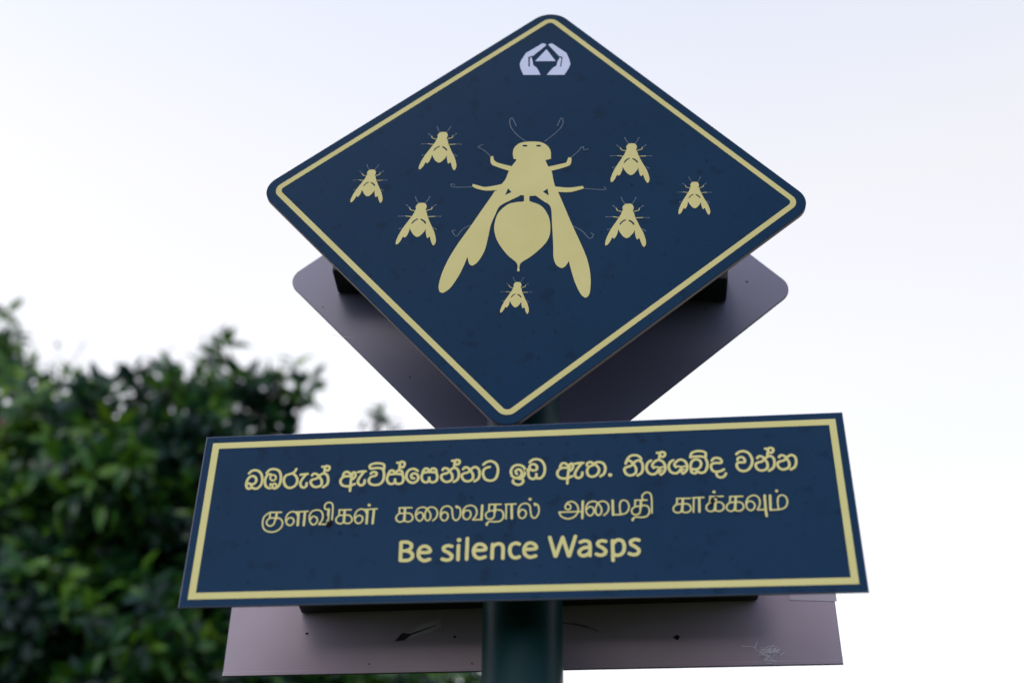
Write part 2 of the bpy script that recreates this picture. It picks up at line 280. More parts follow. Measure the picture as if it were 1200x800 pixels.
D = json.loads(r'''{"SI":[[[19.0,0,[[-3784,683],[-3745,723],[-3690,730],[-3637,703],[-3597,638],[-3584,543],[-3606,469],[-3651,433],[-3696,441],[-3725,454]]],[19.0,0,[[-3791,457],[-3803,513],[-3790,588],[-3751,635],[-3701,629],[-3671,584],[-3678,528],[-3720,504],[-3768,522]]],[19.0,0,[[-3768,522],[-3736,498],[-3725,458],[-3758,434],[-3791,457]]]],[[19.0,0,[[-3535,680],[-3496,730],[-3436,740],[-3367,712],[-3330,635],[-3325,534],[-3347,460],[-3393,428],[-3427,444]]],[19.0,0,[[-3459,432],[-3507,450],[-3538,504],[-3542,592],[-3516,652],[-3472,655]]],[14.6,0,[[-3396,600],[-3399,577],[-3412,561],[-3431,555],[-3452,562],[-3468,579],[-3476,602],[-3473,625],[-3460,641],[-3441,647],[-3420,640],[-3404,623],[-3396,600]]],[14.6,0,[[-3464,476],[-3458,504],[-3432,485],[-3410,510],[-3383,492],[-3376,458]]],[14.6,0,[[-3432,485],[-3427,444]]]],[[19.0,0,[[-3120,729],[-3148,677],[-3206,650],[-3259,626],[-3280,558],[-3255,475],[-3196,429],[-3132,446],[-3093,501],[-3095,576],[-3133,634],[-3163,657]]]],[[19.0,0,[[-3051,635],[-3002,640],[-2953,644]]],[19.0,0,[[-2979,633],[-3022,561],[-3044,499],[-3022,442],[-2983,428],[-2955,452],[-2955,496]]]],[[19.0,0,[[-2889,617],[-2870,644],[-2824,635],[-2775,577],[-2744,518],[-2752,455],[-2813,429],[-2867,451],[-2898,501],[-2894,537],[-2862,555],[-2816,569],[-2776,618],[-2725,645],[-2675,608],[-2656,532],[-2668,464],[-2718,425]]],[19.0,0,[[-2756,754],[-2725,750],[-2699,764],[-2663,754],[-2652,724],[-2669,691],[-2704,699],[-2720,731]]],[19.0,0,[[-2717,743],[-2720,651]]]],[[19.0,0,[[-2453,601],[-2433,650],[-2387,654],[-2341,609]]],[19.0,0,[[-2341,603],[-2312,645],[-2285,638],[-2281,582],[-2310,540]]],[19.0,0,[[-2356,585],[-2420,587],[-2466,558],[-2483,504],[-2452,447],[-2387,427],[-2329,437],[-2278,460]]],[19.0,0,[[-2322,639],[-2335,523],[-2339,352]]]],[[19.0,0,[[-2244,649],[-2195,656],[-2141,658]]],[19.0,0,[[-2167,644],[-2211,573],[-2239,500],[-2219,450],[-2180,436],[-2148,466],[-2144,515]]]],[[19.0,0,[[-2075,696],[-2089,744],[-2038,777],[-1967,781],[-1900,763],[-1884,722],[-1888,680]]],[19.0,0,[[-2067,617],[-2030,645],[-1987,624],[-1999,580],[-2053,569],[-2086,524],[-2076,473],[-2045,444],[-1990,433],[-1926,449],[-1886,510],[-1881,611],[-1907,685],[-1968,705],[-2072,698]]]],[[19.0,0,[[-1823,597],[-1799,648],[-1759,655],[-1725,613]]],[19.0,0,[[-1725,613],[-1687,653],[-1638,643],[-1622,599]]],[19.0,0,[[-1823,591],[-1727,601],[-1625,591]]],[19.0,0,[[-1823,588],[-1835,522],[-1810,461],[-1767,441],[-1725,464],[-1722,512]]],[19.0,0,[[-1725,464],[-1671,438],[-1618,460],[-1606,526],[-1625,587]]],[19.0,0,[[-1705,781],[-1674,777],[-1647,794],[-1611,782],[-1600,746],[-1618,705],[-1654,714],[-1669,753]]],[19.0,0,[[-1666,769],[-1671,656]]]],[[19.0,0,[[-1412,637],[-1462,672],[-1527,660],[-1563,605],[-1565,530],[-1518,466],[-1463,449],[-1411,484],[-1400,543],[-1426,587],[-1470,599],[-1499,571],[-1488,527],[-1458,520]]]],[[19.0,0,[[-1343,609],[-1320,662],[-1281,669],[-1248,626]]],[19.0,0,[[-1248,626],[-1212,667],[-1166,656],[-1151,612]]],[19.0,0,[[-1343,603],[-1251,614],[-1154,604]]],[19.0,0,[[-1343,601],[-1355,533],[-1332,471],[-1291,451],[-1251,474],[-1248,523]]],[19.0,0,[[-1251,474],[-1199,448],[-1149,471],[-1136,538],[-1153,600]]]],[[19.0,0,[[-1066,640],[-1045,668],[-1000,658],[-954,600],[-927,539],[-938,475],[-1000,447],[-1053,470],[-1081,521],[-1075,559],[-1042,577],[-996,592],[-953,641],[-901,669],[-853,632],[-838,554],[-854,483],[-905,444]]],[19.0,0,[[-937,784],[-906,780],[-878,795],[-842,785],[-833,755],[-852,722],[-888,729],[-902,761]]],[19.0,0,[[-898,774],[-906,682]]]],[[19.0,0,[[-780,642],[-758,670],[-714,660],[-668,601],[-641,539],[-652,474],[-715,446],[-768,469],[-796,521],[-790,559],[-756,577],[-710,592],[-666,643],[-614,671],[-565,633],[-551,554],[-568,483],[-620,443]]]],[[19.0,0,[[-500,705],[-462,741],[-397,758],[-331,718],[-298,635],[-306,535],[-339,467],[-404,445],[-469,472],[-502,542],[-498,610],[-461,651],[-412,664]]]],[[19.0,0,[[-15,465],[33,473],[71,534],[73,615],[33,667],[-27,683],[-86,658],[-118,591],[-107,521],[-64,479],[-10,484],[30,529],[22,588],[-18,612],[-53,582],[-37,538]]],[19.0,0,[[-15,465],[38,454],[51,416],[17,374],[-37,370],[-85,403],[-88,440]]]],[[19.0,0,[[141,717],[179,756],[244,766],[309,732],[346,649],[346,561],[318,488],[275,458],[227,466]]],[19.0,0,[[87,589],[125,609]]],[19.0,0,[[136,609],[147,669],[195,688],[235,659],[238,605],[189,586],[136,606],[122,544],[135,482],[178,452],[223,472],[232,528]]]],[[19.0,0,[[559,628],[584,680],[631,685],[674,637]]],[19.0,0,[[674,631],[708,675],[735,668],[734,609],[700,564]]],[19.0,0,[[657,611],[592,614],[542,583],[519,525],[546,465],[611,443],[671,454],[725,478]]],[19.0,0,[[697,669],[672,545],[653,364]]]],[[19.0,0,[[770,674],[822,682],[881,683]]],[19.0,0,[[851,668],[797,592],[761,513],[777,460],[817,445],[855,477],[863,530]]]],[[19.0,0,[[929,639],[937,676],[979,694],[1011,671],[1063,632],[1093,571],[1070,497],[1004,458],[946,483],[929,552],[955,613],[1010,642],[1043,675],[1097,689],[1155,662],[1180,592],[1161,506],[1109,461]]]],[[29.2,0,[[1242,478],[1243,477]]]],[[19.0,0,[[1465,665],[1489,695],[1534,685],[1577,622],[1600,558],[1584,489],[1518,460],[1465,484],[1440,538],[1449,578],[1485,597],[1533,613],[1581,666],[1637,696],[1684,656],[1693,573],[1671,498],[1615,456]]],[19.0,0,[[1461,651],[1491,725],[1542,774],[1617,777],[1667,740],[1676,710]]]],[[19.0,0,[[1809,686],[1763,648],[1741,573],[1763,497],[1819,466],[1871,485],[1906,538]]],[14.6,0,[[1906,538],[1939,572],[1991,577]]],[19.0,0,[[1841,567],[1824,616],[1870,675],[1926,690],[1978,652],[2000,570],[1978,499],[1932,457]]],[14.6,0,[[1932,457],[1914,486],[1927,517],[1949,529]]],[14.6,0,[[1841,567],[1865,582],[1925,566]]],[19.0,0,[[1898,807],[1931,803],[1962,818],[1999,807],[2007,776],[1984,742],[1946,750],[1934,783]]],[19.0,0,[[1939,796],[1922,701]]]],[[19.0,0,[[2112,681],[2067,645],[2045,574],[2066,501],[2121,471],[2172,489],[2207,540]]],[14.6,0,[[2207,540],[2239,573],[2290,577]]],[19.0,0,[[2143,568],[2126,614],[2173,671],[2227,686],[2278,649],[2299,571],[2277,503],[2232,463]]],[14.6,0,[[2232,463],[2214,490],[2227,520],[2249,531]]],[14.6,0,[[2143,568],[2167,582],[2226,567]]]],[[19.0,0,[[2350,723],[2373,785],[2437,813],[2512,810],[2561,783],[2561,724]]],[19.0,0,[[2350,719],[2410,727],[2495,726],[2549,705],[2573,629],[2567,555],[2532,484],[2476,465],[2435,491]]],[19.0,0,[[2349,500],[2344,588],[2375,659],[2433,684],[2481,651],[2487,595],[2460,544],[2416,525],[2364,531]]],[19.0,0,[[2363,527],[2350,482],[2396,462],[2427,495],[2395,526]]]],[[19.0,0,[[2639,654],[2674,692],[2738,689],[2771,647],[2755,613],[2689,615],[2635,599],[2620,550],[2639,496],[2689,476],[2753,488],[2792,512]]],[19.0,0,[[2686,470],[2692,414],[2734,384],[2786,401],[2813,444]]]],[[19.0,0,[[2980,745],[3026,781],[3090,788],[3151,751],[3185,662],[3174,576],[3128,503],[3062,474],[2998,495],[2969,558],[2989,607],[3037,612],[3080,614],[3084,656],[3055,695],[3005,688],[2987,651]]]],[[19.0,0,[[3257,671],[3283,700],[3328,690],[3368,629],[3388,567],[3368,500],[3300,472],[3247,496],[3225,548],[3236,587],[3273,605],[3323,621],[3374,672],[3432,701],[3477,662],[3482,582],[3456,509],[3397,468]]],[19.0,0,[[3380,818],[3413,814],[3444,829],[3480,818],[3487,787],[3462,752],[3425,760],[3414,794]]],[19.0,0,[[3420,807],[3399,711]]]],[[19.0,0,[[3553,676],[3579,704],[3623,694],[3663,634],[3682,573],[3662,507],[3594,480],[3542,503],[3521,555],[3532,593],[3569,611],[3618,626],[3669,677],[3727,705],[3772,667],[3776,588],[3749,516],[3691,476]]]]],"TA":[[[11.5,0,[[-3426,50],[-3263,48]]],[11.5,0,[[-3414,43],[-3419,-35]]],[11.5,0,[[-3327,-45],[-3400,-36],[-3448,-77],[-3444,-131],[-3398,-161],[-3352,-134],[-3327,-45],[-3269,-52],[-3231,-108],[-3240,-180],[-3288,-233],[-3361,-254],[-3438,-236],[-3487,-184],[-3507,-99],[-3494,-15],[-3441,38]]],[17.0,0,[[-3325,43],[-3330,-57]]]],[[11.5,0,[[-3182,-91],[-3148,-44],[-3096,-52],[-3076,-100],[-3098,-149],[-3140,-157],[-3179,-114],[-3189,-37],[-3163,27],[-3112,53],[-3062,36],[-3027,-19]]],[11.5,0,[[-3068,44],[-2895,50]]],[17.0,0,[[-3022,23],[-3018,-161]]],[17.0,0,[[-2935,38],[-2935,-164]]]],[[11.5,0,[[-2856,-87],[-2823,-33],[-2774,-47],[-2753,-94],[-2771,-141],[-2812,-158],[-2854,-108],[-2867,-23],[-2841,43],[-2778,68],[-2717,48],[-2685,-17],[-2689,-90],[-2725,-152]]],[11.5,0,[[-2725,-155],[-2619,-158]]],[17.0,0,[[-2611,71],[-2611,-159]]],[11.5,0,[[-2611,71],[-2660,79],[-2670,134],[-2646,170],[-2603,178],[-2563,143],[-2553,39],[-2556,-148]]]],[[11.5,0,[[-2467,57],[-2300,55]]],[11.5,0,[[-2462,54],[-2461,-21]]],[11.5,0,[[-2394,-28],[-2455,-30],[-2495,-71],[-2491,-124],[-2446,-156],[-2399,-136],[-2388,-29]]],[11.5,0,[[-2388,-29],[-2326,-28],[-2284,-72],[-2282,-125],[-2328,-157],[-2393,-140]]],[17.0,0,[[-2389,48],[-2386,-134]]]],[[11.5,0,[[-2239,-89],[-2203,-41],[-2152,-49],[-2132,-99],[-2156,-149],[-2199,-158],[-2237,-114],[-2245,-34],[-2217,33],[-2164,60],[-2114,42],[-2081,-14]]],[11.5,0,[[-2120,51],[-1945,58]]],[17.0,0,[[-2075,29],[-2075,-162]]],[17.0,0,[[-1986,44],[-1992,-165]]],[22.2,0,[[-2057,119],[-2056,117]]]],[[11.5,0,[[-1640,61],[-1468,59]]],[11.5,0,[[-1634,59],[-1636,-19]]],[11.5,0,[[-1567,-26],[-1630,-27],[-1672,-69],[-1669,-124],[-1623,-156],[-1575,-135],[-1560,-26]]],[11.5,0,[[-1560,-26],[-1497,-26],[-1454,-70],[-1454,-125],[-1502,-157],[-1569,-139]]],[17.0,0,[[-1560,52],[-1562,-133]]]],[[11.5,0,[[-1398,-56],[-1362,-16],[-1316,-38],[-1308,-104],[-1348,-150],[-1396,-113],[-1410,-29],[-1378,42],[-1309,61],[-1254,26],[-1209,-48],[-1211,-119],[-1247,-148],[-1281,-105],[-1279,-21],[-1244,43],[-1191,59],[-1137,28],[-1113,-39],[-1132,-110],[-1173,-150]]]],[[11.5,0,[[-1064,-79],[-1033,-26],[-985,-40],[-968,-88],[-987,-141],[-1029,-154],[-1066,-108],[-1069,-19],[-1041,46],[-978,68],[-923,30],[-910,-48],[-898,-120],[-859,-157],[-818,-123],[-798,-52],[-811,26],[-849,60]]],[17.0,0,[[-858,58],[-849,41]]]],[[11.5,0,[[-764,-62],[-733,-10],[-680,-17],[-657,-66],[-677,-125],[-714,-147],[-757,-116],[-767,-26],[-734,44],[-671,66],[-612,46],[-579,-21],[-588,-92],[-629,-152]]],[11.5,0,[[-629,-156],[-513,-156]]],[17.0,0,[[-506,61],[-513,-156]]]],[[11.5,0,[[-415,72],[-250,70]]],[11.5,0,[[-410,69],[-414,-15]]],[11.5,0,[[-334,-24],[-403,-28],[-454,-68],[-444,-134],[-391,-154],[-344,-120],[-329,-24],[-255,-21],[-219,-70],[-222,-142],[-264,-188],[-338,-195],[-406,-190],[-438,-216]]],[17.0,0,[[-330,64],[-337,-54]]],[17.0,0,[[-438,-218],[-440,-236]]]],[[11.5,0,[[-192,66],[-48,69]]],[11.5,0,[[-179,62],[-182,-155]]],[17.0,0,[[-106,62],[-103,-152]]]],[[11.5,0,[[-8,-77],[24,-23],[74,-37],[90,-86],[68,-140],[24,-154],[-12,-107],[-12,-16],[19,51],[85,73],[139,34],[150,-46],[161,-119],[199,-157],[242,-122],[264,-49],[254,31],[216,65]]],[17.0,0,[[207,63],[216,45]]],[22.2,0,[[143,136],[145,134]]]],[[11.5,0,[[694,-3],[688,-24],[674,-39],[655,-44],[637,-38],[623,-22],[619,0],[624,21],[638,36],[657,41],[676,35],[689,19],[694,-3]]],[11.5,0,[[619,4],[651,63],[720,78],[775,30],[795,-42],[772,-119],[715,-169],[640,-181],[566,-145],[536,-83]]],[11.5,0,[[536,-78],[848,-79]]],[17.0,0,[[858,78],[845,-178]]]],[[11.5,0,[[909,-48],[950,-7],[996,-30],[1000,-98],[954,-146],[908,-108],[899,-21],[937,53],[1010,73],[1064,36],[1106,-40],[1098,-114],[1059,-143],[1027,-99],[1035,-13],[1076,54],[1132,71],[1186,38],[1206,-31],[1181,-104],[1136,-146]]]],[[17.0,0,[[1261,78],[1259,-142]]],[11.5,0,[[1259,-142],[1378,-139],[1448,-106],[1477,-22],[1455,53],[1406,77],[1364,46],[1353,-46],[1362,-139]]]],[[11.5,0,[[1561,71],[1723,69]]],[11.5,0,[[1566,69],[1557,-15]]],[11.5,0,[[1635,-23],[1567,-27],[1515,-67],[1520,-132],[1571,-152],[1620,-118],[1640,-23],[1714,-20],[1746,-69],[1739,-139],[1695,-185],[1621,-192],[1554,-186],[1522,-212]]],[17.0,0,[[1644,64],[1630,-53]]],[17.0,0,[[1521,-215],[1517,-232]]],[11.5,0,[[1711,67],[1668,78],[1665,143],[1717,187],[1772,165],[1787,82],[1778,-131]]]],[[11.5,0,[[2123,78],[2302,75]]],[11.5,0,[[2129,75],[2118,-2]]],[11.5,0,[[2189,-9],[2124,-11],[2075,-52],[2072,-107],[2115,-139],[2168,-119],[2196,-10]]],[11.5,0,[[2196,-10],[2261,-9],[2301,-54],[2295,-109],[2241,-141],[2174,-123]]],[17.0,0,[[2206,69],[2182,-117]]]],[[11.5,0,[[2339,81],[2485,84]]],[11.5,0,[[2352,77],[2333,-137]]],[17.0,0,[[2425,76],[2412,-134]]]],[[11.5,0,[[2566,92],[2744,90]]],[11.5,0,[[2572,89],[2560,9]]],[11.5,0,[[2630,1],[2565,-1],[2516,-44],[2511,-101],[2555,-134],[2608,-113],[2637,1]]],[11.5,0,[[2637,1],[2703,1],[2741,-45],[2734,-102],[2680,-136],[2613,-117]]],[17.0,0,[[2648,83],[2621,-111]]],[22.2,0,[[2629,163],[2630,162]]]],[[11.5,0,[[2835,83],[3006,81]]],[11.5,0,[[2840,80],[2828,1]]],[11.5,0,[[2896,-6],[2833,-8],[2785,-50],[2780,-106],[2822,-139],[2873,-118],[2902,-6]]],[11.5,0,[[2902,-6],[2965,-6],[3002,-51],[2995,-107],[2942,-140],[2878,-122]]],[17.0,0,[[2914,74],[2886,-116]]]],[[11.5,0,[[3045,-39],[3078,3],[3132,-9],[3155,-67],[3126,-124],[3082,-135],[3046,-92],[3046,-9],[3084,63],[3146,91],[3200,74],[3226,19],[3219,-59],[3185,-126]]],[11.5,0,[[3185,-131],[3291,-130]]],[17.0,0,[[3299,86],[3292,-120],[3295,-227]]]],[[17.0,0,[[3372,84],[3356,-137]]],[11.5,0,[[3356,-137],[3481,-134],[3557,-101],[3592,-17],[3574,58],[3524,83],[3478,51],[3461,-41],[3464,-134]]],[22.2,0,[[3465,149],[3465,148]]]]],"EN":[[[25.1,1,[[-1588,-467],[-1585,-734]]],[25.1,0,[[-1588,-467],[-1509,-466],[-1452,-500],[-1452,-559],[-1503,-592],[-1581,-595]]],[25.1,0,[[-1503,-596],[-1438,-635],[-1429,-699],[-1485,-737],[-1583,-736]]]],[[25.1,0,[[-1344,-629],[-1202,-624],[-1206,-570],[-1256,-535],[-1317,-551],[-1348,-626],[-1330,-708],[-1268,-750],[-1195,-732]]]],[[25.1,0,[[-904,-549],[-952,-536],[-1007,-557],[-1006,-603],[-946,-642],[-900,-689],[-917,-738],[-970,-751],[-1026,-733]]]],[[25.1,0,[[-814,-538],[-815,-747]]],[31.6,0,[[-809,-457],[-808,-457]]]],[[25.1,0,[[-697,-436],[-700,-745]]]],[[25.1,0,[[-605,-617],[-461,-613],[-464,-560],[-514,-527],[-575,-542],[-609,-615],[-593,-695],[-531,-737],[-456,-718]]]],[[25.1,0,[[-358,-538],[-363,-741]]],[25.1,0,[[-360,-587],[-314,-538],[-251,-535],[-219,-586],[-220,-745]]]],[[25.1,0,[[-2,-543],[-53,-527],[-113,-563],[-128,-641],[-104,-717],[-52,-745],[-2,-732]]]],[[25.1,0,[[67,-623],[213,-618],[211,-565],[161,-532],[99,-547],[63,-620],[78,-700],[140,-742],[215,-724]]]],[[25.1,1,[[405,-455],[475,-736]]],[25.1,1,[[483,-736],[577,-460]]],[25.1,1,[[577,-460],[652,-738]]],[25.1,1,[[661,-738],[746,-452]]]],[[25.1,0,[[809,-541],[864,-522],[923,-541],[936,-607],[932,-741]]],[25.1,0,[[935,-621],[850,-628],[793,-678],[810,-729],[865,-741],[927,-700]]]],[[25.1,0,[[1146,-540],[1100,-527],[1047,-548],[1045,-593],[1100,-633],[1141,-679],[1121,-728],[1070,-741],[1018,-723]]]],[[25.1,0,[[1238,-531],[1233,-821]]],[25.1,0,[[1239,-582],[1293,-526],[1360,-535],[1388,-601],[1378,-689],[1334,-740],[1272,-747],[1237,-712]]]],[[25.1,0,[[1586,-536],[1539,-523],[1482,-545],[1480,-593],[1537,-634],[1579,-683],[1558,-734],[1504,-748],[1449,-728]]]]],"LOGO":{"pos":[[[52,8464],[3,8630],[-9,8736],[15,8832],[99,9004],[201,9083],[380,9224],[414,9222],[451,9192],[436,9157],[210,8911],[194,8882],[212,8792],[221,8694],[278,8629],[320,8530],[344,8444]],[[750,8417],[825,8565],[860,8677],[842,8793],[799,8952],[560,9206],[525,9214],[485,9184],[666,8890],[684,8854],[642,8763],[620,8650],[564,8609],[509,8534],[453,8437]],[[453,9073],[609,8765],[254,8789]]],"neg":[[[138,8665],[138,8904],[215,8925],[215,8904],[165,8875],[165,8659]],[[680,8624],[708,8829],[672,8867],[678,8889],[729,8854],[701,8623]]]},"BIG":{"pos":[[[-64,6505],[-108,6518],[-121,6659],[-90,6774],[-4,6863],[156,6888],[327,6867],[437,6786],[497,6655],[499,6482],[409,6454],[456,6309],[510,6192],[532,6028],[559,5881],[605,5750],[486,5709],[248,5697],[147,5690],[147,5563],[62,5568],[62,5708],[9,5720],[-253,5751],[-386,5822],[-303,5963],[-232,6088],[-185,6249],[-125,6377],[-69,6472]],[[-386,5839],[-445,5749],[-767,5138],[-991,4721],[-1122,4428],[-1206,4165],[-1244,3934],[-1222,3817],[-1171,3797],[-1060,3896],[-940,4123],[-865,4325],[-816,4490],[-785,4351],[-738,4307],[-658,4374],[-558,4578],[-503,4848],[-460,5121],[-392,5335],[-323,5504],[-157,5618],[-3,5711],[33,5783],[-63,5933]],[[605,5754],[806,5084],[936,4681],[1031,4347],[1072,4023],[1059,3735],[1023,3622],[977,3602],[912,3685],[838,3889],[786,4124],[749,4326],[697,4232],[639,4190],[560,4253],[516,4403],[513,4673],[501,5070],[482,5444],[365,5576],[259,5684],[176,5759],[512,5964]],[[33,5579],[104,5601],[176,5571],[341,5467],[445,5258],[473,5040],[452,4827],[358,4651],[172,4451],[6,4317],[-8,4164],[-47,4166],[-47,4319],[-198,4500],[-339,4748],[-400,4964],[-402,5149],[-345,5364],[-204,5529],[-62,5575]],[[-185,6258],[-416,6377],[-478,6447],[-485,6587],[-443,6601],[-393,6465],[-112,6343]],[[491,6212],[746,6292],[819,6354],[834,6485],[786,6498],[747,6381],[456,6309]],[[-761,6005],[-676,5968],[-543,5928],[-279,5977],[-350,5853],[-542,5847],[-711,5905],[-772,5964]],[[523,5883],[773,5837],[1000,5862],[1022,5807],[795,5740],[581,5761]]],"neg":[[[-194,5876],[-139,5793],[-241,5734]],[[439,5833],[457,5685],[362,5774]],[[121,6795],[115,6785],[99,6779],[77,6778],[55,6782],[39,6790],[33,6800],[39,6810],[55,6817],[77,6818],[99,6814],[115,6806]],[[346,6781],[340,6772],[324,6765],[302,6764],[280,6768],[264,6776],[258,6787],[264,6797],[280,6803],[303,6804],[325,6800],[341,6792]]],"thin":[[[94,6898],[-41,7042],[-140,7203],[-176,7360],[-137,7452],[-66,7267]],[[401,6879],[550,7023],[676,7186],[712,7322],[679,7393],[614,7224]],[[-480,6597],[-592,6737],[-692,6817],[-611,6873]],[[834,6502],[934,6612],[1022,6724],[1044,6649],[1110,6668]],[[-772,5941],[-1074,5958],[-1112,6025],[-1051,6005]],[[-1074,5958],[-1101,5915],[-1048,5924]],[[1022,5807],[1342,5763],[1339,5827]],[[-779,5139],[-906,5053],[-997,4919],[-1070,5031],[-1019,5040]],[[816,5037],[965,4922],[1077,4764],[1143,4827],[1103,4872]]]},"SM":{"pos":[[[1654,5436],[1711,5444],[1761,5430],[1786,5378],[1781,5320],[1767,5301],[1789,5236],[1804,5153],[1831,5069],[1864,4968],[1913,4835],[1942,4688],[1942,4607],[1917,4548],[1893,4562],[1866,4643],[1852,4717],[1833,4726],[1814,4698],[1797,4728],[1783,4826],[1784,4899],[1759,4843],[1693,4757],[1645,4736],[1595,4779],[1549,4871],[1529,4929],[1511,4840],[1477,4761],[1451,4738],[1434,4763],[1421,4747],[1381,4661],[1342,4610],[1315,4611],[1320,4688],[1362,4816],[1429,4959],[1495,5070],[1549,5166],[1583,5231],[1604,5296],[1618,5321],[1614,5379]]],"neg":[[[1549,5021],[1583,5079],[1647,5123],[1661,5107],[1607,5069],[1561,5011]],[[1699,5112],[1741,5087],[1777,5042],[1787,5005],[1766,5000],[1741,5045],[1693,5089]]],"leg":[[[1591,5289],[1536,5308],[1513,5360]],[[1785,5278],[1861,5299],[1875,5340]],[[1561,5162],[1456,5185]],[[1816,5144],[1922,5143]]],"thin":[[[1513,5360],[1465,5418]],[[1875,5340],[1934,5387]],[[1456,5185],[1347,5189]],[[1922,5143],[2011,5138]],[[1661,5444],[1625,5505],[1603,5579]],[[1761,5438],[1801,5495],[1832,5561]],[[1898,4917],[1946,4869]],[[1410,4943],[1365,4926]]],"dot":[[1465,5418],[1934,5387],[1347,5189],[2011,5138],[1603,5579],[1832,5561],[1946,4871],[1365,4928]]},"SMP":[[[1717,5442],[1651,4735]],[[-1273,7194],[-1328,6502]],[[-2415,6414],[-2456,5831]],[[-1564,5642],[-1615,4932]],[[1829,6744],[1776,6047]],[[2783,5845],[2741,5289]],[[-27,3954],[-69,3470]]]}''')

# ------------------------------------------------------------------ ground
def ground():
    n = 60; V, F = [], []
    for i in range(n+1):
        for j in range(n+1):
            a = (i/n*2-1); b = (j/n*2-1); x = 900*a*abs(a)**1.5; y_ = 900*b*abs(b)**1.5
            V.append((x, y_, .05*math.sin(x*.31)*math.cos(y_*.27)-.03))
    for i in range(n):
        for j in range(n): k = i*(n+1)+j; F.append((k, k+n+1, k+n+2, k+1))
    return obj('ground', mesh('ground', V, F, [M['ground']], smooth=True), kind='structure')
ground()

# ------------------------------------------------------------------ the sign
S = thing('sign_post', 'dark green steel post carrying the navy wasp warning diamond and text panel back to back', 'sign', (0, 0, ZB))
GZ = -ZB
V, F = tube([(-.0075, .13, GZ-.02), (-.006, .13, -.6), (-.003, .13, .1), (.002, .13, .86)], [.0555]*4, 48)
po = obj('pole', mesh('pole', V, F, [M['pole']], smooth=True), S, 'round dark green painted steel pole')
for p in list(po.data.polygons)[-2:]: p.use_smooth = False
V, F = tube([(.003, .13, .8602), (.003, .13, .868), (.003, .13, .872)], [.057, .057, .052], 48)
obj('pole_cap', mesh('pole_cap', V, F, [M['cap']]), S)
V, F = tube([(-.0045, .13, GZ-.1), (-.0045, .13, GZ+.06), (-.0045, .13, GZ+.08)], [.19, .18, .17], 32)
obj('footing', mesh('footing', V, F, [M['concrete']]), S)

# text panel facing the viewer, its corners as cut
PT = [(-.4500, -.1338), (.4484, -.1368), (.4503, .1380), (-.4470, .1310)]
tp = panel('text_panel', PT, 0, .004, S, 0, -1, 'navy text panel in three scripts with yellow border')
border(PT, .0112, .0208, 0, tp, -.0004, M['rectyellow'])
for key, rr in (('SI', 0), ('TA', 0), ('EN', 0)):
    for g in D[key]:
        obj('letter', print_mesh('letter', g, m=M['rectyellow']), tp, None, (0, -.0005, 0))
# the wasp diamond
DX, DZ, DS, DROT, DY = .0172, .5697, .6304, -.0879, .006
def diamond_pts(x, z, s, rot):
    h = s/math.sqrt(2); return [(x+h*math.cos(a+rot), z+h*math.sin(a+rot)) for a in (-math.pi/2, 0, math.pi/2, math.pi)]
PD = diamond_pts(DX, DZ, DS, DROT)
dp = panel('diamond_panel', PD, [.033, .035, .039, .034], .0085, S, DY, -1, 'navy diamond panel printed with eight yellow wasps')
border(PD, .0160, .0252, .0175, dp, -.0004, M['yellow'])
B = D['BIG']
obj('wasp_emblem', print_mesh('wasp_emblem', [(2.6, 1, t) for t in []], B['pos'], B['neg'], M['yellow']), dp, 'large yellow wasp in the middle of the diamond', (0, -.0005, 0))
for nm, ts in (('feeler', B['thin'][:2]), ('foot', B['thin'][2:4]+[B['thin'][4], B['thin'][6]]+B['thin'][7:])):
    for t in ts: obj(nm, print_mesh(nm, [(4.6, 0, t)], m=M['faint']), dp, None, (0, -.00035, 0))
W0 = D['SM']; h0, t0 = map(Vector, D['SMP'][0]); base = t0-h0
small = print_mesh('wasp_emblem', [(6.5, 0, t) for t in W0['leg']], W0['pos'], W0['neg'], M['yellow'])
hairs = []
for t in W0['thin']:
    d = min(W0['dot'], key=lambda d: min(math.dist(d, t[0]), math.dist(d, t[-1])))
    hairs.append(print_mesh('foot', [(4.2, 0, t), (9.5, 0, [d, (d[0]+1, d[1])])], m=M['faint']))
for me in [small]+hairs:
    for v in me.vertices: v.co.x -= h0.x*SC; v.co.z -= h0.y*SC
WL = ['lower right of the large wasp', 'upper left of the large wasp', 'farthest left', 'lower left of the large wasp', 'upper right of the large wasp', 'farthest right', 'below the large wasp']
for (h, t), wl in zip(D['SMP'], WL):
    h, t = Vector(h), Vector(t); d = t-h; k = d.length/base.length; an = math.atan2(d.y, d.x)-math.atan2(base.y, base.x)
    for me, nm, yy in [(small, 'wasp_emblem', -.0005)]+[(q, 'foot', -.00035) for q in hairs]:
        o = obj(nm, me, dp, 'small yellow wasp '+wl if nm == 'wasp_emblem' else None, (h.x*SC, yy, h.y*SC))
        o.rotation_euler = (0, -an, 0); o.scale = (k, 1, k)
obj('hands_emblem', print_mesh('hands_emblem', [], [p for p in D['LOGO']['pos']], D['LOGO']['neg'], M['pale'], soft=False), dp, 'pale emblem of two hands around a triangle', (0, -.0005, 0))
